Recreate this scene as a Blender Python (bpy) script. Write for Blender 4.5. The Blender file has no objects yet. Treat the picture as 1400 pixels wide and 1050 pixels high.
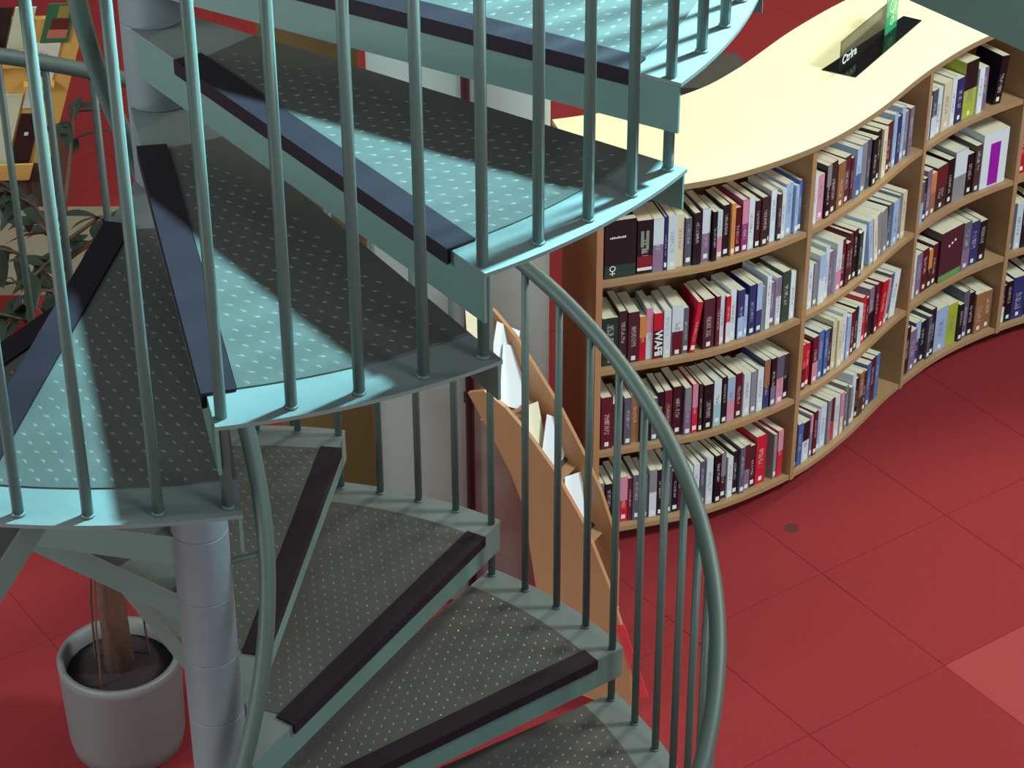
import bpy, bmesh, math, random
from mathutils import Vector, Matrix
random.seed(7)
S = bpy.context.scene
C = S.collection
PI = math.pi

# ---------------------------------------------------------------- camera
CAM = Vector((0.7502, -4.6539, 5.6)); PITCH = 0.57914; ROLL = -0.0038; FPX = 3300.7
Fw = Vector((0, math.cos(PITCH), -math.sin(PITCH))); Rt = Vector((1, 0, 0)); Up = Rt.cross(Fw)
R2 = Rt * math.cos(ROLL) + Up * math.sin(ROLL); U2 = Up * math.cos(ROLL) - Rt * math.sin(ROLL)
cd = bpy.data.cameras.new('camera'); cam = bpy.data.objects.new('camera', cd); C.objects.link(cam)
cd.sensor_width = 36; cd.lens = FPX * 36 / 1400; cd.clip_end = 100
cam.matrix_world = Matrix(((R2.x, U2.x, -Fw.x, CAM.x), (R2.y, U2.y, -Fw.y, CAM.y), (R2.z, U2.z, -Fw.z, CAM.z), (0, 0, 0, 1)))
S.camera = cam
# ---------------------------------------------------------------- world and lights
S.view_settings.view_transform = 'Standard'; S.view_settings.look = 'None'
S.view_settings.gamma = 1; S.view_settings.use_curve_mapping = False
S.view_settings.exposure = 0.0
w = bpy.data.worlds.new('world'); S.world = w; w.use_nodes = True
bg = w.node_tree.nodes['Background']; bg.inputs[0].default_value = (0.62, 0.76, 0.80, 1); bg.inputs[1].default_value = 0.25

def area(name, loc, target, size, power, col, sy=None):
    l = bpy.data.lights.new(name, 'AREA'); l.energy = power; l.color = col; l.size = size
    if sy: l.shape = 'RECTANGLE'; l.size_y = sy
    o = bpy.data.objects.new(name, l); C.objects.link(o); o.location = loc
    o.rotation_euler = (Vector(target) - Vector(loc)).to_track_quat('-Z', 'Y').to_euler()
    return o
def spot(name, loc, target, deg, power, col, rad, blend=.3):
    l = bpy.data.lights.new(name, 'SPOT'); l.energy = power; l.color = col; l.spot_size = math.radians(deg); l.spot_blend = blend; l.shadow_soft_size = rad
    o = bpy.data.objects.new(name, l); C.objects.link(o); o.location = loc
    o.rotation_euler = (Vector(target) - Vector(loc)).to_track_quat('-Z', 'Y').to_euler()
    return o
spot('stair_spotlight', (3.25, 1.15, 7.25), (.35, -.75, 3.35), 22, 12500, (0.36, 0.88, 1.0), .22, .3)
area('bookcase_lamp', (6.3, 8.2, 7.6), (1.8, 3.7, 1.5), 2.0, 680, (0.98, 1.0, 0.72))
area('window_behind', (1.0, -8.6, 5.2), (.8, 2, 1.4), 5.0, 150, (0.82, 0.97, 1.0), 3.0)
area('left_fill', (-6.4, -1.5, 5.6), (.5, 2.6, 1.6), 2.6, 560, (0.84, 0.98, 1.0))  # unseen fill added on the left to brighten the concrete column
area('front_right_fill', (4.6, -4.2, 4.8), (.7, 2.2, .9), 1.8, 230, (0.84, 0.97, 1.0))  # added fill from front right, lifts the lower column and front plates
area('low_side_fill', (-2.7, -2.4, 1.9), (.7, 2.4, .9), 1.0, 48, (0.92, 0.98, 0.95))  # extra light added out of view below the stair, for the lower concrete column
area('right_ceiling_panel', (6.2, 1.2, 6.4), (.6, 2.4, .9), 1.2, 460, (0.86, 0.98, 1.0))
# ---------------------------------------------------------------- materials
def lin(c):
    return tuple((x / 255 / 12.92) if x / 255 <= .04045 else ((x / 255 + .055) / 1.055) ** 2.4 for x in c) + (1,)
def mat(name, rgb, rough=.5, metal=0.0, noise=.12, nscale=30, bump=0.0, bscale=200, spec=.5, stretch=None):
    m = bpy.data.materials.new(name); m.use_nodes = True; nt = m.node_tree; b = nt.nodes['Principled BSDF']
    b.inputs['Roughness'].default_value = rough; b.inputs['Metallic'].default_value = metal
    b.inputs['Specular IOR Level'].default_value = spec
    tc = nt.nodes.new('ShaderNodeTexCoord'); src = tc.outputs['Object']
    if stretch:
        mp = nt.nodes.new('ShaderNodeMapping'); mp.inputs['Scale'].default_value = stretch
        nt.links.new(src, mp.inputs[0]); src = mp.outputs[0]
    n = nt.nodes.new('ShaderNodeTexNoise'); n.inputs['Scale'].default_value = nscale; n.inputs['Detail'].default_value = 4
    nt.links.new(src, n.inputs['Vector'])
    mx = nt.nodes.new('ShaderNodeMix'); mx.data_type = 'RGBA'
    c = lin(rgb)
    mx.inputs[6].default_value = tuple(x * (1 - noise) for x in c[:3]) + (1,)
    mx.inputs[7].default_value = tuple(min(1, x * (1 + noise)) for x in c[:3]) + (1,)
    nt.links.new(n.outputs['Fac'], mx.inputs[0]); nt.links.new(mx.outputs[2], b.inputs['Base Color'])
    if bump:
        n2 = nt.nodes.new('ShaderNodeTexNoise'); n2.inputs['Scale'].default_value = bscale
        nt.links.new(src, n2.inputs['Vector'])
        bp = nt.nodes.new('ShaderNodeBump'); bp.inputs['Strength'].default_value = bump; bp.inputs['Distance'].default_value = .002
        nt.links.new(n2.outputs['Fac'], bp.inputs['Height']); nt.links.new(bp.outputs[0], b.inputs['Normal'])
    return m
M = {}
M['steel'] = mat('painted_steel', (84, 105, 99), .5, .0, .06, 9, .05, 300)
M['tread'] = mat('checker_steel', (70, 68, 64), .45, .0, .08, 7, .05, 200, .3)
M['rail'] = mat('rail_steel', (72, 86, 80), .5, .05, .05, 12)
M['strip'] = mat('smooth_steel', (100, 106, 104), .30, .0, .06, 7, .05, 200, .45)
M['stud'] = mat('bright_stud', (96, 97, 93), .22, .0, .03, 20)
M['rubber'] = mat('nosing_rubber', (31, 20, 27), .55, 0, .12, 60, .3, 400, .15)
M['column'] = mat('column_paint', (96, 102, 106), .6, 0, .08, 6)
M['carpet'] = mat('red_carpet', (132, 38, 42), .9, 0, .10, 40, .6, 700, .2)
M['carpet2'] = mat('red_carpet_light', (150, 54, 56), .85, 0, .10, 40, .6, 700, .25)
M['ply'] = mat('birch_plywood', (250, 240, 196), .42, 0, .05, 5, 0, 1, .5, (1, 1, 6))
M['edge'] = mat('plywood_edge', (150, 126, 92), .6, 0, .15, 8, 0, 1, .4, (1, 1, 60))
M['wood'] = mat('beech_board', (164, 132, 94), .5, 0, .10, 8, 0, 1, .4, (1, 1, 5))
M['woodd'] = mat('brown_end_panel', (178, 132, 94), .5, 0, .10, 8, 0, 1, .4, (6, 6, 1))
M['orange'] = mat('orange_plywood', (164, 122, 86), .45, 0, .08, 6, 0, 1, .4, (6, 6, 1))
M['yellow'] = mat('yellow_board', (212, 166, 88), .5, 0, .07, 6)
M['olive'] = mat('ochre_panel', (98, 80, 42), .6, 0, .12, 3)
M['plinth'] = mat('dark_plinth', (58, 20, 24), .7)
M['concrete'] = mat('pale_concrete', (190, 218, 210), .7, 0, .07, 4, .2, 60)
M['brown'] = mat('dark_brown', (70, 46, 38), .7)
M['beige'] = mat('beige_top', (112, 102, 86), .7, 0, .12, 6)
M['pot'] = mat('pot_ceramic', (106, 104, 104), .5, 0, .06, 8, .1, 90)
M['soil'] = mat('potting_soil', (38, 22, 20), .95, 0, .4, 60, 1, 120)
M['bark'] = mat('bark', (86, 56, 42), .9, 0, .3, 30, 1, 80)
M['leaf'] = mat('leaf_green', (44, 50, 38), .3, 0, .3, 12)
M['black'] = mat('black_gloss', (14, 14, 18), .15, 0, .1)
M['dark'] = mat('dark_grey', (66, 58, 56), .7)
M['paper'] = mat('page_paper', (222, 216, 186), .8, 0, .06, 120, 0, 1, .2, (1, 1, 1))
M['white'] = mat('white_paper', (226, 234, 236), .7, 0, .03, 10)
M['sticker'] = mat('spine_sticker', (232, 232, 228), .6, 0, .02)
M['wall'] = mat('grey_wall', (120, 120, 116), .8)
def flat(name, rgb, r=.5):
    return mat(name, rgb, r, 0, .02)
def glass(name, rgb, alpha, rough=.08):
    m = flat(name, rgb, rough); b = m.node_tree.nodes['Principled BSDF']; b.inputs['Alpha'].default_value = alpha
    return m
M['smoke'] = glass('smoked_acrylic', (40, 38, 32), .62)
M['greenac'] = glass('green_acrylic', (70, 200, 140), .55)
# book cloth: main colour is the object's own colour; faint title streaks run along the spine
def book_mat():
    m = bpy.data.materials.new('book_cover'); m.use_nodes = True; nt = m.node_tree; b = nt.nodes['Principled BSDF']
    b.inputs['Roughness'].default_value = .38
    oi = nt.nodes.new('ShaderNodeObjectInfo'); tc = nt.nodes.new('ShaderNodeTexCoord')
    sep = nt.nodes.new('ShaderNodeSeparateXYZ'); nt.links.new(tc.outputs['Generated'], sep.inputs[0])
    def mth(op, a, bb=None, c=None):
        n = nt.nodes.new('ShaderNodeMath'); n.operation = op
        for i, v in enumerate((a, bb, c)):
            if v is None: continue
            if isinstance(v, (int, float)): n.inputs[i].default_value = v
            else: nt.links.new(v, n.inputs[i])
        return n.outputs[0]
    # only on the spine side
    spine = mth('LESS_THAN', sep.outputs['Y'], .03)
    cx = mth('LESS_THAN', mth('ABSOLUTE', mth('SUBTRACT', sep.outputs['X'], .5)), .22)
    off = mth('MULTIPLY', oi.outputs['Random'], .25)
    zz = mth('SUBTRACT', sep.outputs['Z'], mth('ADD', off, .42))
    cz = mth('LESS_THAN', mth('ABSOLUTE', zz), .20)
    comb = nt.nodes.new('ShaderNodeCombineXYZ')
    nt.links.new(mth('MULTIPLY', sep.outputs['X'], 3.0), comb.inputs[0]); nt.links.new(mth('MULTIPLY', sep.outputs['Z'], 46.0), comb.inputs[2])
    nt.links.new(mth('MULTIPLY', oi.outputs['Random'], 97.0), comb.inputs[1])
    ns = nt.nodes.new('ShaderNodeTexNoise'); ns.inputs['Scale'].default_value = 1.0; ns.inputs['Detail'].default_value = 2
    nt.links.new(comb.outputs[0], ns.inputs['Vector'])
    ink = mth('GREATER_THAN', ns.outputs['Fac'], .50)
    msk = mth('MULTIPLY', mth('MULTIPLY', spine, cx), mth('MULTIPLY', cz, ink))
    # title contrast: light on dark, dark on light
    hsv = nt.nodes.new('ShaderNodeRGBToBW'); nt.links.new(oi.outputs['Color'], hsv.inputs[0])
    light = mth('GREATER_THAN', hsv.outputs[0], .22)
    tcol = nt.nodes.new('ShaderNodeMix'); tcol.data_type = 'RGBA'
    tcol.inputs[6].default_value = (.50, .46, .46, 1); tcol.inputs[7].default_value = (.16, .17, .25, 1)
    nt.links.new(light, tcol.inputs[0])
    fm = nt.nodes.new('ShaderNodeMix'); fm.data_type = 'RGBA'
    nt.links.new(mth('MULTIPLY', msk, .6), fm.inputs[0]); nt.links.new(oi.outputs['Color'], fm.inputs[6]); nt.links.new(tcol.outputs[2], fm.inputs[7])
    nt.links.new(fm.outputs[2], b.inputs['Base Color'])
    return m
M['book'] = book_mat()
def objcol_mat():
    m = bpy.data.materials.new('printed_band'); m.use_nodes = True; nt = m.node_tree; b = nt.nodes['Principled BSDF']
    b.inputs['Roughness'].default_value = .4
    oi = nt.nodes.new('ShaderNodeObjectInfo'); nt.links.new(oi.outputs['Color'], b.inputs['Base Color'])
    return m
M['band'] = objcol_mat()

# ---------------------------------------------------------------- helpers
def link(o, parent=None):
    C.objects.link(o)
    if parent: o.parent = parent
    return o
def obj(name, bm, m, parent=None, smooth=False):
    me = bpy.data.meshes.new(name); bmesh.ops.recalc_face_normals(bm, faces=bm.faces); bm.to_mesh(me); bm.free()
    if smooth:
        for p in me.polygons: p.use_smooth = True
    me.materials.append(M[m] if isinstance(m, str) else m)
    return link(bpy.data.objects.new(name, me), parent)
def inst(name, me, parent=None):
    return link(bpy.data.objects.new(name, me), parent)
def empty(name, loc=(0, 0, 0), rz=0, parent=None):
    o = bpy.data.objects.new(name, None); o.location = loc; o.rotation_euler = (0, 0, rz); return link(o, parent)
def tag(o, label=None, cat=None, group=None, kind=None):
    if label: o['label'] = label
    if cat: o['category'] = cat
    if group: o['group'] = group
    if kind: o['kind'] = kind
    return o
def B(): return bmesh.new()
def box(bm, x0, x1, y0, y1, z0, z1, mtx=None):
    vs = [bm.verts.new((x, y, z)) for x in (x0, x1) for y in (y0, y1) for z in (z0, z1)]
    for f in ((0, 1, 3, 2), (4, 6, 7, 5), (0, 4, 5, 1), (2, 3, 7, 6), (0, 2, 6, 4), (1, 5, 7, 3)):
        bm.faces.new([vs[i] for i in f])
    if mtx:
        for v in vs: v.co = mtx @ v.co
    return bm
def prism(bm, pts, z0, z1, bevel=0):
    """plan outline extruded between two heights"""
    a = [bm.verts.new((x, y, z0)) for x, y in pts]; b = [bm.verts.new((x, y, z1)) for x, y in pts]; n = len(pts)
    bm.faces.new(a); bm.faces.new(b)
    for i in range(n): bm.faces.new((a[i], a[(i + 1) % n], b[(i + 1) % n], b[i]))
    return bm
def slab(bm, o, u, wv, t, pts):
    """outline in the plane (o; u, up) with thickness vector t"""
    a = [bm.verts.new(o + u * p + wv * q) for p, q in pts]; b = [bm.verts.new(o + u * p + wv * q + t) for p, q in pts]; n = len(pts)
    bm.faces.new(a); bm.faces.new(b)
    for i in range(n): bm.faces.new((a[i], a[(i + 1) % n], b[(i + 1) % n], b[i]))
    return bm
def cyl(bm, x, y, z0, z1, r0, r1=None, n=16, cap=True):
    r1 = r0 if r1 is None else r1
    a = [bm.verts.new((x + r0 * math.cos(2 * PI * i / n), y + r0 * math.sin(2 * PI * i / n), z0)) for i in range(n)]
    b = [bm.verts.new((x + r1 * math.cos(2 * PI * i / n), y + r1 * math.sin(2 * PI * i / n), z1)) for i in range(n)]
    for i in range(n): bm.faces.new((a[i], a[(i + 1) % n], b[(i + 1) % n], b[i]))
    if cap: bm.faces.new(a); bm.faces.new(b)
    return bm
def lathe(bm, prof, n=32, x=0, y=0):
    rings = [[bm.verts.new((x + r * math.cos(2 * PI * i / n), y + r * math.sin(2 * PI * i / n), z)) for i in range(n)] for r, z in prof]
    for a, b in zip(rings, rings[1:]):
        for i in range(n): bm.faces.new((a[i], a[(i + 1) % n], b[(i + 1) % n], b[i]))
    bm.faces.new(rings[0]); bm.faces.new(rings[-1])
    return bm
def tube(bm, pts, r, n=12):
    pts = [Vector(p) for p in pts]; rings = []
    for i, p in enumerate(pts):
        d = (pts[min(i + 1, len(pts) - 1)] - pts[max(i - 1, 0)]).normalized()
        s = d.cross(Vector((0, 0, 1)));
        if s.length < .01: s = Vector((1, 0, 0))
        s.normalize(); q = s.cross(d); rr = r[i] if isinstance(r, (list, tuple)) else r
        rings.append([bm.verts.new(p + (s * math.cos(2 * PI * k / n) + q * math.sin(2 * PI * k / n)) * rr) for k in range(n)])
    for a, b in zip(rings, rings[1:]):
        for i in range(n): bm.faces.new((a[i], a[(i + 1) % n], b[(i + 1) % n], b[i]))
    bm.faces.new(rings[0]); bm.faces.new(rings[-1])
    return bm
def text_obj(name, s, size, m, parent, mtx, depth=.0006, bold=0.0):
    cu = bpy.data.curves.new(name, 'FONT'); cu.body = s; cu.size = size; cu.extrude = depth; cu.offset = bold
    cu.align_x = 'CENTER'; cu.align_y = 'CENTER'
    t = bpy.data.objects.new(name, cu); C.objects.link(t); bpy.context.view_layer.update()
    me = bpy.data.meshes.new_from_object(t); bpy.data.objects.remove(t)
    me.materials.clear(); me.materials.append(M[m] if isinstance(m, str) else m)
    o = inst(name, me, parent); o.matrix_local = mtx
    return o

# ================================================================ SETTING
# carpet tiles, joints at about 35 and 125 degrees
fl = B(); box(fl, -7, 7, -8, 14, -.12, -.006); floor = obj('floor', fl, 'carpet'); tag(floor, kind='structure')
ta = math.radians(35); ua = Vector((math.cos(ta), math.sin(ta), 0)); va = Vector((-math.sin(ta), math.cos(ta), 0))
PA, PB = .64, .665; A0, B0 = 3.06 - 5 * PA, .36
tile_me = {}
def tile_mesh(k):
    bm = B(); g = .0007
    a = [bm.verts.new(ua * x + va * y + Vector((0, 0, z))) for z, e in ((-.006, 0), (-.0012, 0), (0, .002)) for x, y in ((g + e, g + e), (PA - g - e, g + e), (PA - g - e, PB - g - e), (g + e, PB - g - e))]
    bm.faces.new(a[0:4]); bm.faces.new(a[8:12])
    for l in (0, 4):
        for i in range(4): bm.faces.new((a[l + i], a[l + (i + 1) % 4], a[l + 4 + (i + 1) % 4], a[l + 4 + i]))
    return bm
tm = obj('carpet_tile', tile_mesh(0), 'carpet'); base_me = tm.data; bpy.data.objects.remove(tm)
tm = obj('carpet_tile', tile_mesh(0), 'carpet2'); light_me = tm.data; bpy.data.objects.remove(tm)
rest = B()
tiles = 0
for i in range(-14, 30):
    for j in range(-20, 30):
        o = ua * (A0 + i * PA) + va * (B0 + j * PB)
        c = o + ua * PA / 2 + va * PB / 2
        if not (-6.5 < c.x < 6.5 and -7.5 < c.y < 13.5): continue
        if -1.6 < c.x < 3.7 and .2 < c.y < 5.4:
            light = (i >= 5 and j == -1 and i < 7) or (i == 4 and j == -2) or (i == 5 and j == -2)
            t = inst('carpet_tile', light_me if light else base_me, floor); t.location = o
            tiles += 1
        else:
            g = .0007
            vs = [rest.verts.new(o + ua * x + va * y) for x, y in ((g, g), (PA - g, g), (PA - g, PB - g), (g, PB - g))]
            rest.faces.new(vs)
ro = obj('far_carpet_tiles', rest, 'carpet', floor); tag(ro, kind='stuff')
st = B(); cyl(st, 1.833, 2.88, .0, .0015, .03, .026, 20)
o = obj('carpet_stain', st, flat('stain', (78, 26, 26), .9), floor)
for nm, a in (('wall_back', (-7, 7, 13.9, 14.1, 0, 7)), ('wall_left', (-7.1, -6.95, -8, 14, 0, 7)), ('wall_right', (6.95, 7.1, -8, 14, 0, 7))):
    bm = B(); box(bm, *a); tag(obj(nm, bm, 'wall'), kind='structure')
# upper landing edge seen in the top right corner
bm = B(); prism(bm, [(1.30, -.98), (1.80, -1.62), (3.1, -2.4), (6.95, -2.4), (6.95, -.4), (2.9, .6), (2.2, -.1)], 4.0, 4.16)
land = obj('landing_slab_1', bm, mat('dark_green_steel', (58, 82, 72), .55)); tag(land, 'dark green steel edge of the upper landing', kind='structure')
# concrete column
bm = B(); cyl(bm, .573, 2.752, 0, 8, .312, .312, 64); o = obj('concrete_column', bm, 'concrete', smooth=False)
for p in o.data.polygons: p.use_smooth = len(p.vertices) == 4
tag(o, 'round pale concrete column standing behind the spiral stair', 'column')
bm = B(); cyl(bm, .602, 2.418, 0, 6.5, .0155, None, 12); pp = obj('pipe', bm, flat('pipe_paint', (66, 38, 40), .5), None, True)
tag(pp, 'thin dark red pipe running up the front of the pale column', 'pipe')
for z in (.9, 2.4, 3.9):
    bm = B(); box(bm, .58, .62, 2.415, 2.455, z, z + .03); obj('pipe_clip', bm, 'dark', pp)
bm = B(); box(bm, -.10, .215, 3.02, 3.07, 0, 3.2); pn = obj('partition_panel', bm, 'olive')
bm = B(); box(bm, -.13, -.10, 3.005, 3.085, 0, 3.2); obj('edge_post', bm, 'olive', pn)
bm = B(); box(bm, -.13, .24, 2.95, 3.14, 0, .03); obj('foot_plate', bm, 'olive', pn)
tag(pn, 'tall ochre yellow panel standing beside the pale concrete column', 'panel')

# ================================================================ SPIRAL STAIR
H0 = 3.47916; RISE = .19; DL = math.radians(22.51527); PH = math.radians(-55.8559); RB = 1.24634; RO = 1.275
stair = empty('spiral_staircase'); tag(stair, 'grey green steel spiral staircase with dark nosings and barred railing', 'staircase')
def zt(t): return H0 + t * RISE
def at(t, r, z): a = PH + DL * t; return (r * math.cos(a), r * math.sin(a), z)
def yf(x): return -.0655 + .041 * x
def rot(x, y, a): return (x * math.cos(a) - y * math.sin(a), x * math.sin(a) + y * math.cos(a))
def ov(x): return .036 + .078 * (1 - x / 1.27)      # how far each tread runs back under the next one
def back(x, o=0.0): return rot(x, yf(x) + ov(x) + o, DL)
def line_to_r(r, f):        # x where the line (x,f(x)) meets radius r
    x = r
    for _ in range(20): x = math.sqrt(max(0, r * r - f(x) ** 2))
    return x
xo = line_to_r(RO, yf); af = math.atan2(yf(xo), xo)
xb = line_to_r(RO, lambda x: yf(x) + ov(x)); ab = math.atan2(*back(xb)[::-1])
arc = [(RO * math.cos(af + (ab - af) * k / 12), RO * math.sin(af + (ab - af) * k / 12)) for k in range(13)]
sheet = [(.03, yf(.03))] + arc + [back(.03)]
bm = B(); prism(bm, sheet, -.008, 0)
_t = obj('tread', bm, 'strip'); me_tread = _t.data; bpy.data.objects.remove(_t)
def hang(f, o0, x0, x1, dz, th, sgn):
    bm = B()
    p = [f(x0, o0), f(x1, o0), f(x1, o0 + th), f(x0, o0 + th)]
    prism(bm, p, -dz, -.0085); return bm
_t = obj('front_plate', hang(lambda x, o: (x, yf(x) + o), .0, .05, xo - .004, .103, .006, 1), 'steel'); me_front = _t.data; bpy.data.objects.remove(_t)
_t = obj('back_plate', hang(lambda x, o: back(x, o), -.008, .05, xb - .004, .085, .006, 1), 'steel'); me_back = _t.data; bpy.data.objects.remove(_t)
# rubber nosing, ribbed, with a lip over the front edge
bm = B()
def strip(y0, y1, z0, z1, xa=.222, xe=1.176):
    pts = [(xa, yf(xa) + y0), (xe, yf(xe) + y0), (xe - .004, yf(xe) + y1), (xa + .002, yf(xa) + y1)]
    prism(bm, pts, z0, z1)
strip(-.009, .052, .0005, .0065)
strip(-.010, -.0005, -.026, .0065)
for k in range(5): strip(.002 + k * .010, .007 + k * .010, .0062, .0065, .228, 1.168)
_t = obj('nosing', bm, 'rubber'); me_nose = _t.data; bpy.data.objects.remove(_t)
# checker plate with raised studs
RP = 1.166
def fx(x): return yf(x) + .054
xp = line_to_r(RP, fx); a0 = math.atan2(fx(xp), xp); xq = line_to_r(RP, lambda x: yf(x) + ov(x) - .004); a1 = math.atan2(*back(xq, -.004)[::-1])
plate = [(.24, fx(.24))] + [(RP * math.cos(a0 + (a1 - a0) * k / 10), RP * math.sin(a0 + (a1 - a0) * k / 10)) for k in range(11)] + [back(.24, -.004)]
bm = B(); prism(bm, plate, .0003, .0032); _t = obj('checker_plate', bm, 'tread'); me_plate = _t.data; bpy.data.objects.remove(_t)
bm = B(); am = math.radians(11); ca, sa = math.cos(am), math.sin(am)
for i in range(0, 32):
    for j in range(-8, 9):
        r, q = .27 + i * .0290, j * .0330 + (.0165 if i % 2 else 0)
        x, y = r * ca - q * sa, r * sa + q * ca
        if math.hypot(x, y) > RP - .012: continue
        if y < fx(x) + .010: continue
        bx, by = rot(x, y, -DL)
        if by > yf(bx) + .015: continue
        d = am + math.radians(55 if (i % 2) else 35)
        l, w_ = .0088, .0040
        vs = []
        for dx, dy, dz in ((l, 0, 0), (0, w_, 0), (-l, 0, 0), (0, -w_, 0), (l * .45, 0, .0019), (-l * .45, 0, .0019)):
            vs.append(bm.verts.new((x + dx * math.cos(d) - dy * math.sin(d), y + dx * math.sin(d) + dy * math.cos(d), .0030 + dz)))
        for f in ((0, 1, 4), (1, 5, 4), (1, 2, 5), (2, 3, 5), (3, 4, 5), (3, 0, 4)): bm.faces.new([vs[k] for k in f])
_t = obj('raised_studs', bm, 'stud', None, True); me_stud = _t.data; bpy.data.objects.remove(_t)
bm = B(); lathe(bm, [(.0675, -.1895), (.0688, -.1875), (.0688, -.0025), (.0675, -.0005)], 72); _t = obj('collar', bm, 'column', None, False); me_col = _t.data; bpy.data.objects.remove(_t)
I0, I1 = -17, 5
for i in range(I0, I1 + 1):
    t = inst('tread', me_tread, stair); t.location = (0, 0, zt(i)); t.rotation_euler = (0, 0, PH + DL * i)
    inst('front_plate', me_front, t); inst('back_plate', me_back, t); inst('nosing', me_nose, t); inst('checker_plate', me_plate, t)
    s_ = inst('raised_studs', me_stud, t); s_['kind'] = 'stuff'
    inst('collar', me_col, t)
bm = B(); cyl(bm, 0, 0, 0, zt(I1) + 1.3, .066, None, 32); cc = obj('centre_column', bm, 'column', stair)
for p in cc.data.polygons: p.use_smooth = abs(p.normal.z) < .5
bm = B(); lathe(bm, [(.15, 0), (.15, .012), (.145, .015)], 32); obj('base_flange', bm, 'column', stair)
RH = .94
# balusters: four per tread, the one at each front corner reaches down to the tread below
def baluster_mesh(z0, z1):
    bm = B(); cyl(bm, 0, 0, z0, z1, .0105, None, 12, True); lathe(bm, [(.0125, .0), (.0125, .004), (.0105, .006)], 12) if z0 == 0 else lathe(bm, [(.0125, z0), (.0125, z0 + .004), (.0105, z0 + .006)], 12)
    o = obj('baluster', bm, 'rail'); me = o.data; bpy.data.objects.remove(o)
    for p in me.polygons: p.use_smooth = abs(p.normal.z) < .3
    return me
mb = [baluster_mesh(-RISE, RH)] + [baluster_mesh(0, RH + RISE * k / 4) for k in (1, 2, 3)]
for i in range(I0, I1 + 1):
    for k in range(4):
        if i == I1 and k > 1: continue
        b = inst('baluster', mb[k], stair); b.location = at(i + k / 4, RB, zt(i) + .0002)
def helix(t0, t1, r, h, n):
    return [at(t0 + (t1 - t0) * k / n, r, zt(t0 + (t1 - t0) * k / n) + h) for k in range(n + 1)]
bm = B(); tube(bm, helix(I0 - .3, I1 + .6, RB + .006, RH + .018, 260), .0215, 14); obj('outer_handrail', bm, 'rail', stair, True)
bm = B(); tube(bm, helix(I0 - .3, I1 + .6, .155, 1.11, 220), .021, 14); obj('inner_handrail', bm, 'rail', stair, True)
for t in (I0 + .5, I1 - .5, -4.5, -13.2):
    bm = B(); a = at(t, .064, zt(t) + 1.07); b_ = at(t, .155, zt(t) + 1.09); tube(bm, [a, b_], .008, 8); obj('handrail_bracket', bm, 'rail', stair)

# ================================================================ BOOKCASE
cp = [(1.052, 2.742), (1.168, 2.775), (1.511, 2.890), (1.845, 3.112), (2.085, 3.370), (2.349, 3.740), (2.621, 4.035), (2.975, 4.275), (3.35, 4.42), (3.75, 4.50), (4.2, 4.52)]
def cr(p0, p1, p2, p3, t):
    return tuple(.5 * (2 * b + (c - a) * t + (2 * a - 5 * b + 4 * c - d) * t * t + (3 * b - a - 3 * c + d) * t ** 3) for a, b, c, d in zip(p0, p1, p2, p3))
dense = []
ext = [tuple(2 * a - b for a, b in zip(cp[0], cp[1]))] + cp + [tuple(2 * a - b for a, b in zip(cp[-1], cp[-2]))]
for k in range(len(cp) - 1):
    for q in range(30): dense.append(cr(ext[k], ext[k + 1], ext[k + 2], ext[k + 3], q / 30))
dense.append(cp[-1])
cum = [0]
for a, b in zip(dense, dense[1:]): cum.append(cum[-1] + math.hypot(b[0] - a[0], b[1] - a[1]))
def P(s):
    k = 0
    lo, hi = 0, len(cum) - 2
    while lo < hi:
        mid = (lo + hi + 1) // 2
        if cum[mid] <= s: lo = mid
        else: hi = mid - 1
    k = lo; f = (s - cum[k]) / (cum[k + 1] - cum[k])
    return Vector((dense[k][0] + (dense[k + 1][0] - dense[k][0]) * f, dense[k][1] + (dense[k + 1][1] - dense[k][1]) * f, 0))
def T(s):
    e = .05; return (P(min(s + e, cum[-1] - 1e-4)) - P(max(s - e, 0))).normalized()
def N(s): t = T(s); return Vector((-t.y, t.x, 0))
def s_of(x):
    return cum[min(range(len(dense)), key=lambda i: abs(dense[i][0] - x))]
LEN = cum[-1]
def curved(bm, s0, s1, n0, n1, z0, z1, st=.03):
    n = max(2, int((s1 - s0) / st)); ss = [s0 + (s1 - s0) * k / n for k in range(n + 1)]
    f = [P(s) + N(s) * n0 for s in ss]; b = [P(s) + N(s) * n1 for s in ss]
    vs = [[bm.verts.new((q.x, q.y, z)) for q in (a, c) for z in (z0, z1)] for a, c in zip(f, b)]
    for a, b_ in zip(vs, vs[1:]):
        bm.faces.new((a[0], b_[0], b_[1], a[1])); bm.faces.new((a[2], a[3], b_[3], b_[2]))
        bm.faces.new((a[1], b_[1], b_[3], a[3])); bm.faces.new((a[0], a[2], b_[2], b_[0]))
    bm.faces.new((vs[0][0], vs[0][1], vs[0][3], vs[0][2])); bm.faces.new((vs[-1][0], vs[-1][2], vs[-1][3], vs[-1][1]))
    return bm
D = .585; ZT = 1.55; SH = [.085, .445, .81, 1.185]
bc = empty('curved_bookcase', P(0)); tag(bc, 'long serpentine bookcase with pale plywood top and four shelves of books', 'bookcase')
def bobj(name, bm, m, smooth=False):
    o = obj(name, bm, m, None, smooth); o.parent = bc; o.matrix_parent_inverse = Matrix.Translation(-P(0)); return o
bobj('plinth', curved(B(), .05, LEN, .07, D - .05, 0, .062), 'plinth')
top = bobj('top_board', curved(B(), -.0 + .0001, LEN, -.012, D + .01, ZT - .022, ZT), 'ply')
e_ = curved(B(), .0001, LEN, -.0135, -.0122, ZT - .0235, ZT - .0008); eo = obj('edge_band', e_, 'edge', top)
divs = [0.0, s_of(1.845), s_of(2.365), s_of(2.835), s_of(3.42), LEN - .02]
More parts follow.
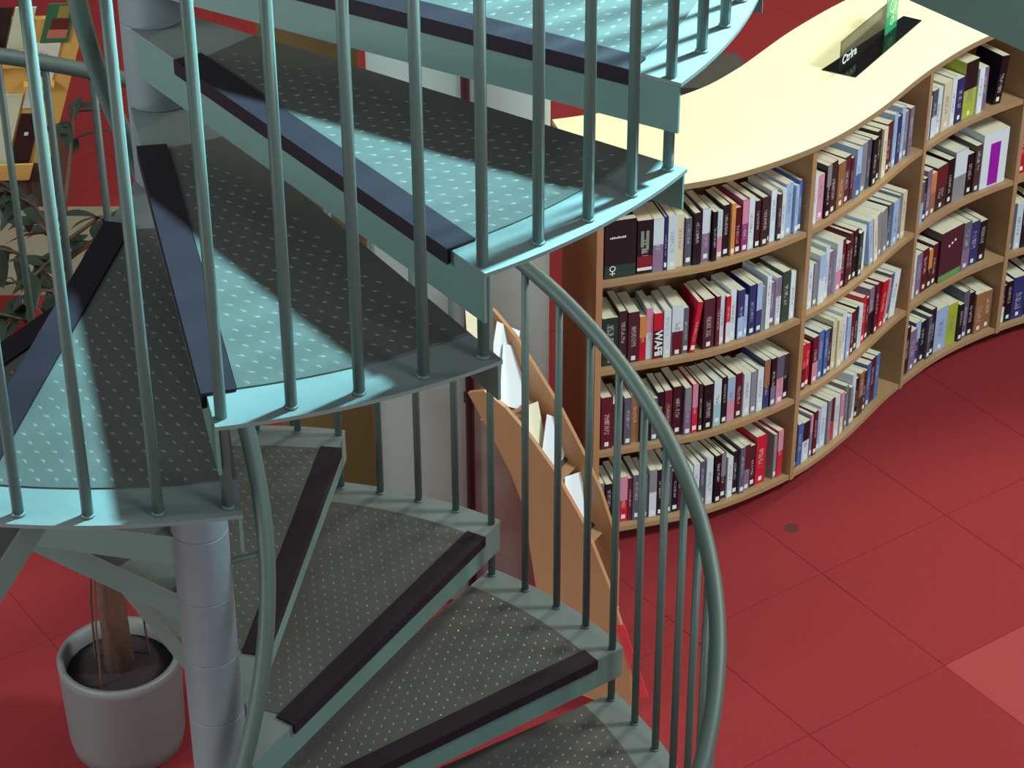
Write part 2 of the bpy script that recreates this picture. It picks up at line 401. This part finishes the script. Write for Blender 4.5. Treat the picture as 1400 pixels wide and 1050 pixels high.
def divider(s, name, m, th=.022, D=D):
    bm = B(); p, t, n = P(s), T(s), N(s)
    slab(bm, p + Vector((0, 0, .03 if name == 'divider' else 0)), n, Vector((0, 0, 1)), t * th, [(0.0, 0.032), (D, .032), (D, ZT - .0235 - .03), (0, ZT - .0235 - .03)] if name == 'divider' else [(0, 0), (D, 0), (D, ZT - .0235), (0, ZT - .0235)])
    return bobj(name, bm, m)
divider(0.0, 'side_panel', 'woodd', .024, .445)
for s in divs[1:-1]: divider(s, 'divider', 'wood')
divider(LEN - .024, 'side_panel', 'woodd', .024)
for k in range(5):
    a, b = divs[k] + .0245, divs[k + 1] - .0005
    for z in SH:
        sh = bobj('shelf', curved(B(), a, b, .004, D - .004, z - .021, z), 'wood')
    bobj('back_panel', curved(B(), a, b, .30, .312, SH[0], ZT - .0235), 'wood')

# ---------------------------------------------------------------- books
PAL = dict(k=(24, 20, 28), m=(96, 28, 40), r=(196, 34, 52), w=(206, 220, 226), c=(214, 208, 176), b=(66, 104, 164), n=(44, 54, 108), o=(206, 138, 66),
           y=(172, 184, 66), g=(128, 132, 138), p=(128, 110, 138), v=(150, 60, 120), t=(150, 196, 206), d=(62, 44, 46), e=(40, 66, 54), l=(158, 186, 220),
           i=(204, 140, 160), s=(84, 88, 106), B=(150, 104, 70), P=(150, 24, 160), x=(70, 34, 44))
NAME = dict(k='black', m='maroon', r='red', w='white', c='cream', b='blue', n='navy blue', o='orange', y='yellow green', g='grey', p='mauve', v='purple',
            t='pale teal', d='dark brown', e='dark green', l='pale blue', i='pink', s='slate grey', B='brown', P='purple', x='dark maroon')
ORD = ['first', 'second', 'third', 'fourth', 'fifth', 'sixth', 'seventh', 'eighth', 'ninth', 'tenth', 'eleventh', 'twelfth', 'thirteenth', 'fourteenth', 'fifteenth',
       'sixteenth', 'seventeenth', 'eighteenth', 'nineteenth', 'twentieth', 'twenty-first', 'twenty-second', 'twenty-third', 'twenty-fourth', 'twenty-fifth',
       'twenty-sixth', 'twenty-seventh', 'twenty-eighth', 'twenty-ninth', 'thirtieth']
def book_bm(wd, dp, ht, hard):
    g = .003 if hard else .0006; c = .0018 if hard else .0007
    cov = B(); box(cov, 0, wd, 0, c, 0, ht); box(cov, 0, c, c, dp, 0, ht); box(cov, wd - c, wd, c, dp, 0, ht)
    pg = B(); box(pg, c + .0001, wd - c - .0001, c + .0001, dp - g - .001, g, ht - g)
    return cov, pg
def tint(rgb, j):
    return lin(tuple(max(8, min(250, c + j)) for c in rgb))
cy_book = None
# each row: bay, shelf (0 bottom .. 3 top), tokens  colour:px width[^band][modifiers]; "_:n" a gap; L/R lean
ROWS = {
 (0, 3): 'F:38 k:18^T p:13^w n:4 w:11 c:10 s:9 k:11 p:13^w k:7 w:8^i k:10 o:6 m:9 v:10^i w:9 x:7 d:11 k:4 w:9 d:6 w:7 l:13 l:6 b:6',
 (0, 2): 'e:20 d:10 x:13 r:8^o w:8^i W:11 w:9 w:15^m s:7 r:7L _:9 x:17 m:6 w:7 r:7^w w:9 n:10^l l:5 n:10 n:9^l g:6 w:7 p:8 w:8^p e:13 w:9',
 (0, 1): 'M:14 d:12 s:8 B:9 k:12 s:7 k:8 m:9 x:12 p:9^g r:8^i d:5 k:14 w:11^t k:7 l:11^i m:9 w:10 g:8 w:9 n:9^B k:8^p i:11^s k:10^d',
 (0, 0): 'g:7 k:9 w:8 r:9^i m:5 s:9 s:9 g:9^w k:9 s:9 k:7 p:10^m w:7 w:9 s:7 w:10 k:9 d:8^g w:8 k:8 s:7 p:9^m x:8 r:16 _:8 g:5 r:9^i _:3',
 (1, 3): 'w:8 i:8 k:6^g d:9 B:10 x:9 m:4 l:7^b g:10 s:6 k:8 k:7 c:7 m:8 k:4 l:6 n:6 l:6 g:5 p:6 _:8',
 (1, 2): 'c:5 w:6 g:5 w:9^l w:6 p:7 w:8^i m:6 x:6 m:5 k:7 e:6 w:9 _:5 l:7R c:6R g:7R g:10R s:5 l:9 g:5 c:7 _:7',
 (1, 1): 'c:4 r:6^m r:6 m:8^i b:8 b:6 d:6 c:6 c:7 w:7 l:6 m:8 k:5 w:7 r:7 m:5 p:8^k m:6 r:10L i:4L s:6L w:10L _:9',
 (1, 0): 'k:5 b:7 w:10^k p:4^i m:6 l:6 w:9 g:4 r:6^m w:8 i:6^c s:4 g:6 g:5 w:7 k:4 B:8^d d:7 b:8 m:7 b:7 _:24',
 (2, 3): 'w:8 s:6^w w:7 c:9 w:5 n:8 y:13^k w:5 p:6 _:6 k:7L _:14',
 (2, 2): 'l:9^s k:4 p:6 o:6^B x:13^m k:6 g:13^w k:7 d:6 Q:24 _:3',
 (2, 1): 'm:6^s w:6 p:7 m:8 k:5^o m:6 X:25 s:8^p n:10 k:8 _:12',
 (2, 0): 'w:4^c k:7 p:9 n:7^l k:7 s:4 k:6 l:14 y:11 k:5 s:6 k:6 B:9 B:8',
 (3, 3): 'k:9 s:7 m:8 w:9 k:8 b:8 c:9 m:8 k:9 _:30', (3, 2): 'r:9 m:8^r x:8 c:7 k:9 w:8 n:9 k:8 _:20',
 (3, 1): 's:6 w:6 k:7^s k:6 m:6 i:6 k:8 w:8 d:9 b:8 _:30', (3, 0): 'x:5^w k:6 n:12 k:7 w:9L c:9L k:8 m:9 w:9 _:24',
}
BAYN = ['leftmost bay', 'second bay from left', 'third bay from left', 'bay at the right edge']
SHN = ['bottom shelf', 'third shelf down', 'second shelf down', 'top shelf']
def sticker(bk, wd, z=.012, h=.018):
    w2 = min(wd * .8, .016); bm = B(); box(bm, wd / 2 - w2 / 2, wd / 2 + w2 / 2, -.0009, -.0001, z, z + h); obj('spine_label', bm, 'sticker', bk)
def band(bk, wd, z0, z1, rgb, inset=.0005):
    bm = B(); box(bm, inset, wd - inset, -.0006, -.0001, z0, z1); o = obj('spine_band', bm, 'band', bk); o.color = lin(rgb); return o
FACEX = Matrix(((1, 0, 0, 0), (0, 0, -1, 0), (0, 1, 0, 0), (0, 0, 0, 1)))   # text standing in the x-z plane facing -y
for (bay, shf), row in ROWS.items():
    toks = []
    for tk in row.split():
        a, b = tk.split(':'); bnd = None
        lean = 0
        if b[-1] in 'LR' : lean = 1 if b[-1] == 'L' else -1; b = b[:-1]
        if '^' in b: b, bnd = b.split('^')
        toks.append((a, float(b), bnd, lean))
    s0, s1 = divs[bay] + .034, divs[bay + 1] - .012
    tot = sum(t[1] for t in toks); sc = (s1 - s0) / tot; s = s0; cnt = 0
    for (c, wpx, bnd, lean) in toks:
        ws = wpx * sc; s += ws
        if c == '_': continue
        rat = ((P(min(s, LEN - .01)) + N(min(s, LEN - .01)) * .18) - (P(s - ws) + N(s - ws) * .18)).length / ws
        wd = max(.006, ws * min(1, rat) * .97 - .0006)
        hard = random.random() < .22
        big = c in 'FQX'
        ht = random.uniform(.188, .222) + (.012 if hard else 0); dp = random.uniform(.125, .15) + (.01 if hard else 0)
        if wpx < 6: ht -= .01
        if c == 'F': ht = .235; dp = .03
        if c in 'Q': ht = .25; dp = .18
        if c == 'X': ht = .235; dp = .10
        if (bay, shf) == (2, 3) and c == 'y': ht = .25; dp = .19
        sm = s - ws / 2
        # nearest point set back from the front edge
        setb = random.uniform(.024, .038)
        p0 = P(sm) + N(sm) * setb; t = T(sm)
        cc_ = {'F': 'k', 'W': 'r', 'M': 'm', 'Q': 'w', 'X': 'x'}.get(c, c)
        cov, pg = book_bm(wd, dp, ht, hard)
        bk = obj('book', cov, 'band' if big or c == 'W' else 'book')
        bk.color = tint(PAL[cc_], random.randint(-9, 9))
        ang = math.atan2(t.y, t.x) + (0 if lean else random.uniform(-.012, .012))
        la = 0
        if lean: la = math.radians(random.uniform(7, 10)) * lean
        elif (bay, shf) == (2, 3) and c == 'k': la = 0
        mt = Matrix.Translation(p0 + Vector((0, 0, SH[shf] + .0006))) @ Matrix.Rotation(ang, 4, 'Z')
        # lean pivots on the lower outer corner so that the book stands on the shelf
        if la > 0: mt = mt @ Matrix.Translation((wd / 2, 0, 0)) @ Matrix.Rotation(la, 4, 'Y') @ Matrix.Translation((-wd, 0, 0))
        elif la < 0: mt = mt @ Matrix.Translation((-wd / 2, 0, 0)) @ Matrix.Rotation(la, 4, 'Y')
        else: mt = mt @ Matrix.Translation((-wd / 2, 0, 0))
        bk.matrix_world = mt
        obj('page_block', pg, 'paper', bk)
        desc = ''
        if c == 'F':
            band(bk, wd, .004, .052, (36, 66, 58))
            bm = B()
            for q_ in range(9): box(bm, wd * (.16 + .058 * q_), wd * (.16 + .058 * q_) + .0048, -.0010, -.0006, ht * .69, ht * .69 + (.008 if q_ % 3 else .0055))
            obj('cover_title', bm, 'sticker', bk)
            bm = B()
            for cx_, cz_, r_ in ((.030, .040, .012),):
                for k in range(16):
                    a = 2 * PI * k / 16; b2 = 2 * PI * (k + 1) / 16
                    v = [bm.verts.new((cx_ + rr * math.cos(q), -.0012, cz_ + rr * math.sin(q))) for q in (a, b2) for rr in (r_, r_ * .68)]
                    bm.faces.new((v[0], v[2], v[3], v[1]))
            box(bm, .028, .032, -.0014, -.0010, .012, .029); box(bm, .020, .040, -.0014, -.0010, .018, .0215)
            obj('cover_emblem', bm, 'sticker', bk)
            lab = 'large black book facing out with green foot and ring emblem'
        elif c == 'W':
            band(bk, wd, .004, ht * .62, (30, 34, 44))
            text_obj('spine_title', 'WAFE', .040, 'sticker', bk, Matrix.Translation((wd / 2, -.0014, ht * .34)) @ FACEX @ Matrix.Rotation(-PI / 2, 4, 'Z'), .0004, .0012)
            sticker(bk, wd); lab = 'red topped book with bold white capitals on a black spine'
        elif c == 'M':
            bm = B(); lathe(bm, [(.001, 0), (.010, .0002), (.008, .0004)], 14); e = obj('spine_ornament', bm, 'band', bk)
            e.color = lin((190, 130, 140)); e.matrix_local = Matrix.Translation((wd / 2, -.0003, ht * .52)) @ Matrix.Rotation(PI / 2, 4, 'X')
            sticker(bk, wd); lab = 'thick maroon book with a pale round ornament on its spine'
        elif c == 'Q':
            band(bk, wd, .006, ht * .80, PAL['P'], wd * .30)
            lab = 'large white book with a broad purple bar'
        elif c == 'X':
            band(bk, wd, .002, .030, (96, 150, 84))
            for q in range(3):
                bm = B(); box(bm, wd * (.34 + .13 * q), wd * (.34 + .13 * q) + .010, -.0012, -.0004, ht * (.66 + .035 * q), ht * (.70 + .035 * q)); obj('cover_mark', bm, 'sticker', bk)
            lab = 'wide dark maroon book with green foot and white marks'
        else:
            if bnd == 'T':
                for q in range(2):
                    bm = B(); box(bm, wd * (.22 + .34 * q), wd * (.42 + .34 * q), -.0008, -.0001, ht * (.50 - .06 * q), ht * .80); o_ = obj('spine_band', bm, 'band', bk); o_.color = lin((130, 150, 130))
                band(bk, wd, .012, ht * .33, (128, 36, 44)); bm = B(); box(bm, 0.001, wd - .001, -.0012, -.0007, .014, .026); obj('spine_label', bm, 'sticker', bk)
                desc = ' with pale stripes and red foot'
            elif bnd:
                lo_ = random.random() < .45; h0 = random.uniform(.45, .6)
                if lo_: band(bk, wd, .002, ht * (1 - h0), PAL[bnd]); desc = ' with %s lower spine' % NAME[bnd]
                else: band(bk, wd, ht * h0, ht - .001, PAL[bnd]); desc = ' with %s upper spine' % NAME[bnd]
            if random.random() < .78 and bnd != 'T': sticker(bk, wd, random.uniform(.008, .016))
            th = 'thin ' if wd < .016 else ('thick ' if wd > .034 else '')
            ln = 'leaning ' if lean else ''
            lab = ln + th + NAME[cc_] + ' book' + desc
        if len(desc.split()) > 4: pos = ', %s on %s of %s' % (ORD[cnt], SHN[shf], BAYN[bay])
        else: pos = ', %s on %s of %s' % (ORD[cnt], SHN[shf], BAYN[bay])
        cnt += 1
        lab = lab + pos
        tag(bk, lab, 'book', 'books on the %s of the %s' % (SHN[shf], BAYN[bay]))
        if len(lab.split()) > 16: lab = lab.replace(' upper spine', ' top').replace(' lower spine', ' foot')
        if len(lab.split()) > 16: lab = lab.replace(' book with', ' with')
        if len(lab.split()) > 16:
            for a_, b_ in (('red topped book with bold white capitals on a black spine', 'red and black book'), ('large black book facing out with green foot and ring emblem', 'face-out black book'),
                           ('large black facing out with green foot and ring emblem', 'face-out black book'), ('red topped with bold white capitals on a black spine', 'red and black book'),
                           ('thick maroon with a pale round ornament on its spine', 'maroon book'), ('large white with a broad purple bar', 'purple-barred white book'),
                           ('wide dark maroon with green foot and white marks', 'green-footed maroon book'), ('thick maroon book with a pale round ornament on its spine', 'maroon book'),
                           (' with pale stripes and red foot', ' with red foot'), ('thick ', ''), ('dark ', ''), ('leaning thin', 'leaning')):
                if len(lab.split()) > 16: lab = lab.replace(a_, b_)
        bk['label'] = lab
        if len(lab.split()) > 16: print('LONG', lab)

# display sign let into the bookcase top
o0 = Vector((1.93, 3.755, ZT)); ZP = ZT + .0005
bm = B(); prism(bm, [(1.938, 3.722), (2.060, 3.655), (2.385, 4.165), (2.318, 4.207)], ZP, ZP + .003); sg = obj('sign_base', bm, 'black')
tag(sg, 'black slab with smoked upright sign lying on the pale bookcase top', 'sign')
p1, p2 = Vector((2.000, 3.700, ZP + .0035)), Vector((2.245, 4.090, ZP + .0035)); uu = (p2 - p1).normalized(); nn = Vector((uu.y, -uu.x, 0))
bm = B(); slab(bm, p1, uu, Vector((0, 0, 1)), nn * .006, [(0, 0), ((p2 - p1).length, 0), ((p2 - p1).length, .125), (0, .125)]); obj('upright_plate', bm, 'smoke', sg)
tm_ = Matrix((list(uu) + [0], [0, 0, 1, 0], list(nn) + [0], [0, 0, 0, 1])).transposed()
text_obj('sign_script', 'Ctrlra', .052, 'white', sg, Matrix.Translation(p1 + uu * .075 + Vector((0, 0, .040)) + nn * .0075) @ tm_ @ Matrix.Rotation(.0, 4, 'Z'), .0005, .0006)
bm = B(); q0 = p1 + uu * .385 + nn * .012; slab(bm, q0, uu, Vector((0, 0, 1)), nn * .004, [(0, 0), (.11, 0), (.11, .16), (0, .16)]); gt = obj('green_plate', bm, 'greenac', sg)
for z_, r_ in ((.045, .018), (.11, .030)):
    bm = B()
    for k in range(20):
        a = 2 * PI * k / 20; b2 = 2 * PI * (k + 1) / 20
        v = [bm.verts.new(q0 + uu * (.055 + rr * math.cos(x_)) + Vector((0, 0, z_ + rr * math.sin(x_))) + nn * .0046) for x_ in (a, b2) for rr in (r_, r_ * .72)]
        bm.faces.new((v[0], v[2], v[3], v[1]))
    obj('ring_mark', bm, flat('ring_mark', (190, 250, 210)), sg)

# ================================================================ LEAFLET RACK
B1 = Vector((1.161, 1.798, 0)); ur = Vector((.87, -.5, 0)).normalized(); wr = Vector((.12, .21, 0)); tr = wr.normalized() * .016; ZU = Vector((0, 0, 1))
rack = empty('leaflet_rack', B1); tag(rack, 'sloping orange plywood leaflet rack leaning between the stair and bookcase', 'rack')
def robj(name, bm, m, sm=False):
    o = obj(name, bm, m, None, sm); o.parent = rack; o.matrix_parent_inverse = Matrix.Translation(-B1); return o
out1 = [(-.646, 1.136), (-.583, 1.163), (-.504, 1.124), (-.415, 1.045), (-.321, .94), (-.192, .743), (-.10, .53), (-.019, .289), (0, .1), (0, 0), (-.30, 0), (-.345, .16), (-.369, .329), (-.40, .54), (-.434, .748), (-.48, .86), (-.534, .957)]
out2 = [(-.76, 1.34), (-.685, 1.318), (-.60, 1.24), (-.527, 1.146), (-.42, 1.0), (-.324, .836), (-.26, .71), (-.219, .593), (-.187, .461), (-.187, .0), (-.30, .0), (-.36, .30), (-.44, .60), (-.56, .90)]
robj('side_panel', slab(B(), B1, ur, ZU, tr, out1), 'orange'); robj('side_panel', slab(B(), B1 + wr, ur, ZU, tr, out2), 'orange')
for (a, z) in ((-.56, 1.02), (-.40, .80), (-.29, .56), (-.22, .25)):
    bm = B(); pa = B1 + ur * a + ZU * z + tr; pb = B1 + ur * a + ZU * z + wr
    tube(bm, [pa, pb], .010, 10); robj('cross_rod', bm, 'dark', True)
    bm = B(); slab(bm, B1 + tr * 1.02 + ur * (a - .05) + ZU * (z + .01), ur * .9 - ZU * .25, ur * .1 + ZU * .03, wr - tr * 1.04, [(0, 0), (.10, 0), (.10, .05), (.0, .05)]); robj('tray', bm, 'orange')
# leaflets standing in the rack, a corner up
LE = [(-.60, 1.10, 12, 40, .15, .21, 'white', 'upper'), (-.55, 1.03, -8, 38, .15, .21, 'white', 'large'), (-.40, .80, 6, 40, .14, .20, 'white', 'lone'), (-.30, .60, 14, 20, .12, .20, 'white', 'low'), (-.68, 1.22, 20, 14, .13, .18, 'paper', 'top'), (-.45, .90, -14, 16, .10, .15, 'paper', 'mid')]
LT = ['white leaflet with its corner up, highest white one in plywood rack', 'large white leaflet sheet standing near the upper end of rack', 'pointed white leaflet in the middle of the plywood rack', 'narrow white leaflet at the lower end of the rack', 'cream leaflet at the very top of the plywood rack', 'small cream leaflet between the white sheets in rack']
for (a, z, tl, rl, wd, ht, mm, _), lb in zip(LE, LT):
    bm = B(); box(bm, -wd / 2, wd / 2, -.001, .001, 0, ht)
    box(bm, -wd / 2 + .012, wd / 2 - .012, -.0014, -.0011, ht * .62, ht * .66); box(bm, -wd / 2 + .012, wd / 2 - .03, -.0014, -.0011, ht * .52, ht * .54)
    l_ = obj('leaflet', bm, mm); wn = wr.normalized()
    l_.matrix_world = Matrix.Translation(B1 + ur * a + ZU * (z + .0) + wr * .55) @ Matrix.Rotation(math.atan2(wn.y, wn.x), 4, 'Z') @ Matrix.Rotation(math.radians(-18 + tl * .3), 4, 'X') @ Matrix.Rotation(math.radians(rl), 4, 'Y')
    tag(l_, lb, 'leaflet', 'leaflets in the plywood rack')
bm = B(); box(bm, -.018, .018, -.0015, .0015, 0, .30); box(bm, -.012, .012, -.0019, -.0016, .2, .28); l_ = obj('leaflet', bm, flat('brochure_red', (200, 60, 66)))
l_.matrix_world = Matrix.Translation(B1 + ur * .055 + wr * -.03 + ZU * .10) @ Matrix.Rotation(math.atan2(ur.y, ur.x), 4, 'Z') @ Matrix.Rotation(math.radians(-20), 4, 'Y')
tag(l_, 'narrow red brochure leaning at the lower front end of the rack', 'leaflet', 'leaflets in the plywood rack')

# ================================================================ POT AND PLANT
PX, PY = -.575, 1.645
plant = empty('potted_plant', (PX, PY, 0)); tag(plant, 'tall leafy plant in round pale grey pot behind the stair column', 'plant')
bm = B(); lathe(bm, [(.12, 0), (.165, .006), (.188, .03), (.197, .08), (.206, .37), (.208, .40), (.200, .404), (.186, .400), (.180, .34), (.178, .335)], 48); obj('pot', bm, 'pot', plant, True)
bm = B(); lathe(bm, [(.172, .30), (.179, .342), (.12, .352), (.05, .358)], 32); obj('soil', bm, 'soil', plant, True)
bm = B(); tr_pts = [(0, 0, .335), (-.005, .005, .6), (.0, .01, .9), (-.01, .01, 1.2), (-.03, 0, 1.6), (-.04, 0, 2.0)]; tube(bm, tr_pts, [.056, .048, .044, .038, .030, .020], 12); trunk = obj('trunk', bm, 'bark', plant, True)
for a, r in ((.6, .11), (2.7, .10), (4.3, .12)):
    bm = B(); tube(bm, [(r * math.cos(a), r * math.sin(a), .34), (r * .9 * math.cos(a), r * .9 * math.sin(a), .6), (r * .5 * math.cos(a), r * .5 * math.sin(a), .95)], .004, 6); obj('stake', bm, 'bark', plant)
def leaf_mesh(L, W):
    bm = B(); n = 6; mid = []; lf = []; rt = []
    for k in range(n + 1):
        f = k / n; x = L * f; ww = W * math.sin(PI * min(1, f * .96 + .04)) ** .8 * (1 - .25 * f); z = -.28 * L * f * f
        mid.append(bm.verts.new((x, 0, z))); lf.append(bm.verts.new((x, ww, z + .25 * ww))); rt.append(bm.verts.new((x, -ww, z + .25 * ww)))
    for k in range(n):
        bm.faces.new((mid[k], mid[k + 1], lf[k + 1], lf[k])); bm.faces.new((rt[k], rt[k + 1], mid[k + 1], mid[k]))
    o = obj('leaf', bm, 'leaf', None, True); me = o.data; bpy.data.objects.remove(o); return me
lm = [leaf_mesh(.12, .024), leaf_mesh(.10, .021), leaf_mesh(.14, .027)]
rp = random.Random(3)
for k in range(20):
    a = k * 2.4; rr = rp.uniform(.16, .40); z0 = 1.45 + .03 * k; z1 = z0 + rp.uniform(.02, .28)
    pts = [(-.02, 0, z0), (rr * .5 * math.cos(a), rr * .5 * math.sin(a), (z0 + z1) / 2 + .05), (rr * math.cos(a), rr * math.sin(a), z1)]
    bm = B(); tube(bm, pts, [.008, .006, .004], 6); br = obj('branch', bm, 'bark', plant, True)
    for q in range(8):
        f = .3 + .7 * q / 7
        p = Vector(pts[1]).lerp(Vector(pts[2]), (f - .3) / .7)
        l_ = inst('leaf', rp.choice(lm), br); l_.location = p
        l_.rotation_euler = (rp.uniform(-.5, .5), rp.uniform(-.5, .7), a + rp.uniform(-1.9, 1.9))

# ================================================================ LEFT BACKGROUND
# beige low bench
bm = B(); box(bm, -2.3, -.93, 3.99, 4.66, .40, .45); bn = obj('bench_top', bm, 'beige'); tag(bn, 'low beige bench standing behind the potted plant', 'bench')
for x in (-2.2, -1.05):
    for y in (4.05, 4.58):
        bm = B(); box(bm, x - .025, x + .025, y - .025, y + .025, 0, .3998); obj('leg', bm, 'brown', bn)
# sloped magazine stand
BR = Vector((-1.335, 5.24, .40)); TR = Vector((-1.06, 4.99, 1.28)); LD = Vector((-.96, -.20, 0)).normalized()
BR = Vector((-1.36, 5.20, .42)); TR = Vector((-1.085, 4.95, 1.22)); LD = Vector((-1, -.05, 0)).normalized()
UPV = (TR - BR); UL = UPV.length; UPN = UPV.normalized(); FN = UPN.cross(LD).normalized()
if FN.y > 0: FN = -FN
ms = empty('magazine_stand', BR + LD * .6 - Vector((0, 0, BR.z))); tag(ms, 'yellow sloped display stand with magazines at the upper left', 'display stand')
msi = Matrix.Translation(-ms.location)
def mobj(name, bm, m):
    o = obj(name, bm, m); o.parent = ms; o.matrix_parent_inverse = msi; return o
WD = 1.3
mobj('sloped_board', slab(B(), BR, LD, UPN, -FN * .02, [(0, -.05), (WD, -.05), (WD, UL), (0, UL)]), 'yellow')
for h_, u_ in ((-.10, .08), (.64, .21)):
    mobj('ledge', slab(B(), BR + UPN * h_ + FN * .0005, LD, UPN, FN * .05, [(u_, 0), (WD, 0), (WD, .018), (u_, .018)]), 'yellow')
    mobj('ledge_lip', slab(B(), BR + UPN * h_ + FN * .051, LD, UPN, FN * .010, [(u_, 0), (WD, 0), (WD, .105), (u_, .105)]), 'yellow')
mobj('ledge', slab(B(), BR + UPN * .485 + FN * .0005, LD, UPN, FN * .04, [(.07, 0), (.205, 0), (.205, .015), (.07, .015)]), 'yellow')
bm = B(); box(bm, BR.x - WD + .05, BR.x - .02, BR.y + .03, BR.y + .45, 0, .36); mobj('base_cabinet', bm, 'brown')
bm = B(); slab(bm, BR + LD * .06 - UPN * .01 - FN * .021, LD, Vector((0, 0, -1)), -FN * .03, [(0, 0), (.05, 0), (.05, .40), (0, .40)]); mobj('leg', bm, 'brown')
def magazine(u0, h0, wd, ht, col, lab, extras=()):
    o0_ = BR + LD * u0 + UPN * (h0 + .021) + FN * .004
    m = obj('magazine', slab(B(), o0_, LD, UPN, FN * .006, [(0, 0), (wd, 0), (wd, ht), (0, ht)]), 'band'); m.color = lin(col)
    tag(m, lab, 'magazine', 'magazines on the yellow stand')
    for (a, b, c_, d_, cc) in extras:
        e = obj('cover_patch', slab(B(), o0_ + FN * .0062, LD, UPN, FN * .0006, [(a * wd, b * ht), (c_ * wd, b * ht), (c_ * wd, d_ * ht), (a * wd, d_ * ht)]), 'band', m); e.color = lin(cc)
    return m, o0_
m1, q1 = magazine(.082, .482, .108, .235, (214, 212, 196), 'white magazine with red capitals and red arrow on the short ledge', [(.30, .12, .55, .42, (190, 40, 40))])
rm = Matrix((list(-LD) + [0], list(UPN) + [0], list(FN) + [0], [0, 0, 0, 1])).transposed()
text_obj('cover_title', 'ING', .050, flat('brick_red', (176, 92, 76)), m1, Matrix.Translation(q1 + LD * .050 + UPN * .155 + FN * .0068) @ rm)
magazine(.055, .722, .120, .235, (52, 104, 72), 'green magazine with dark red band above the white one', [(.1, .35, .75, .62, (100, 36, 30)), (.1, .12, .8, .34, (190, 110, 96)), (.2, .65, .6, .95, (150, 130, 66))])
magazine(.225, .640, .090, .30, (196, 198, 170), 'pale plain magazine left of the green one')
magazine(.322, .640, .10, .30, (40, 28, 26), 'black magazine at far left of the upper ledge')
magazine(.095, -.10, .090, .37, (52, 34, 34), 'dark brown magazine with a small white mark on the low ledge', [(.4, .62, .6, .68, (220, 220, 220))])
magazine(.195, -.10, .085, .50, (206, 208, 180), 'tall cream magazine left of the dark brown one')
magazine(.290, -.10, .085, .46, (120, 84, 60), 'brown magazine left of the tall cream one')
magazine(.105, .31, .080, .16, (200, 204, 184), 'cream booklet above the dark brown magazine')
# dark pouf beyond the bookcase
bm = B(); box(bm, 1.50, 1.90, 5.78, 6.22, .02, .45)
bmesh.ops.bevel(bm, geom=list(bm.edges), offset=.03, segments=2, affect='EDGES'); pf = obj('pouf', bm, 'dark'); tag(pf, 'dark grey square pouf on red carpet behind the bookcase top', 'pouf')
bm = B(); box(bm, 1.55, 1.85, 5.83, 6.17, 0, .0198); obj('foot', bm, 'black', pf)
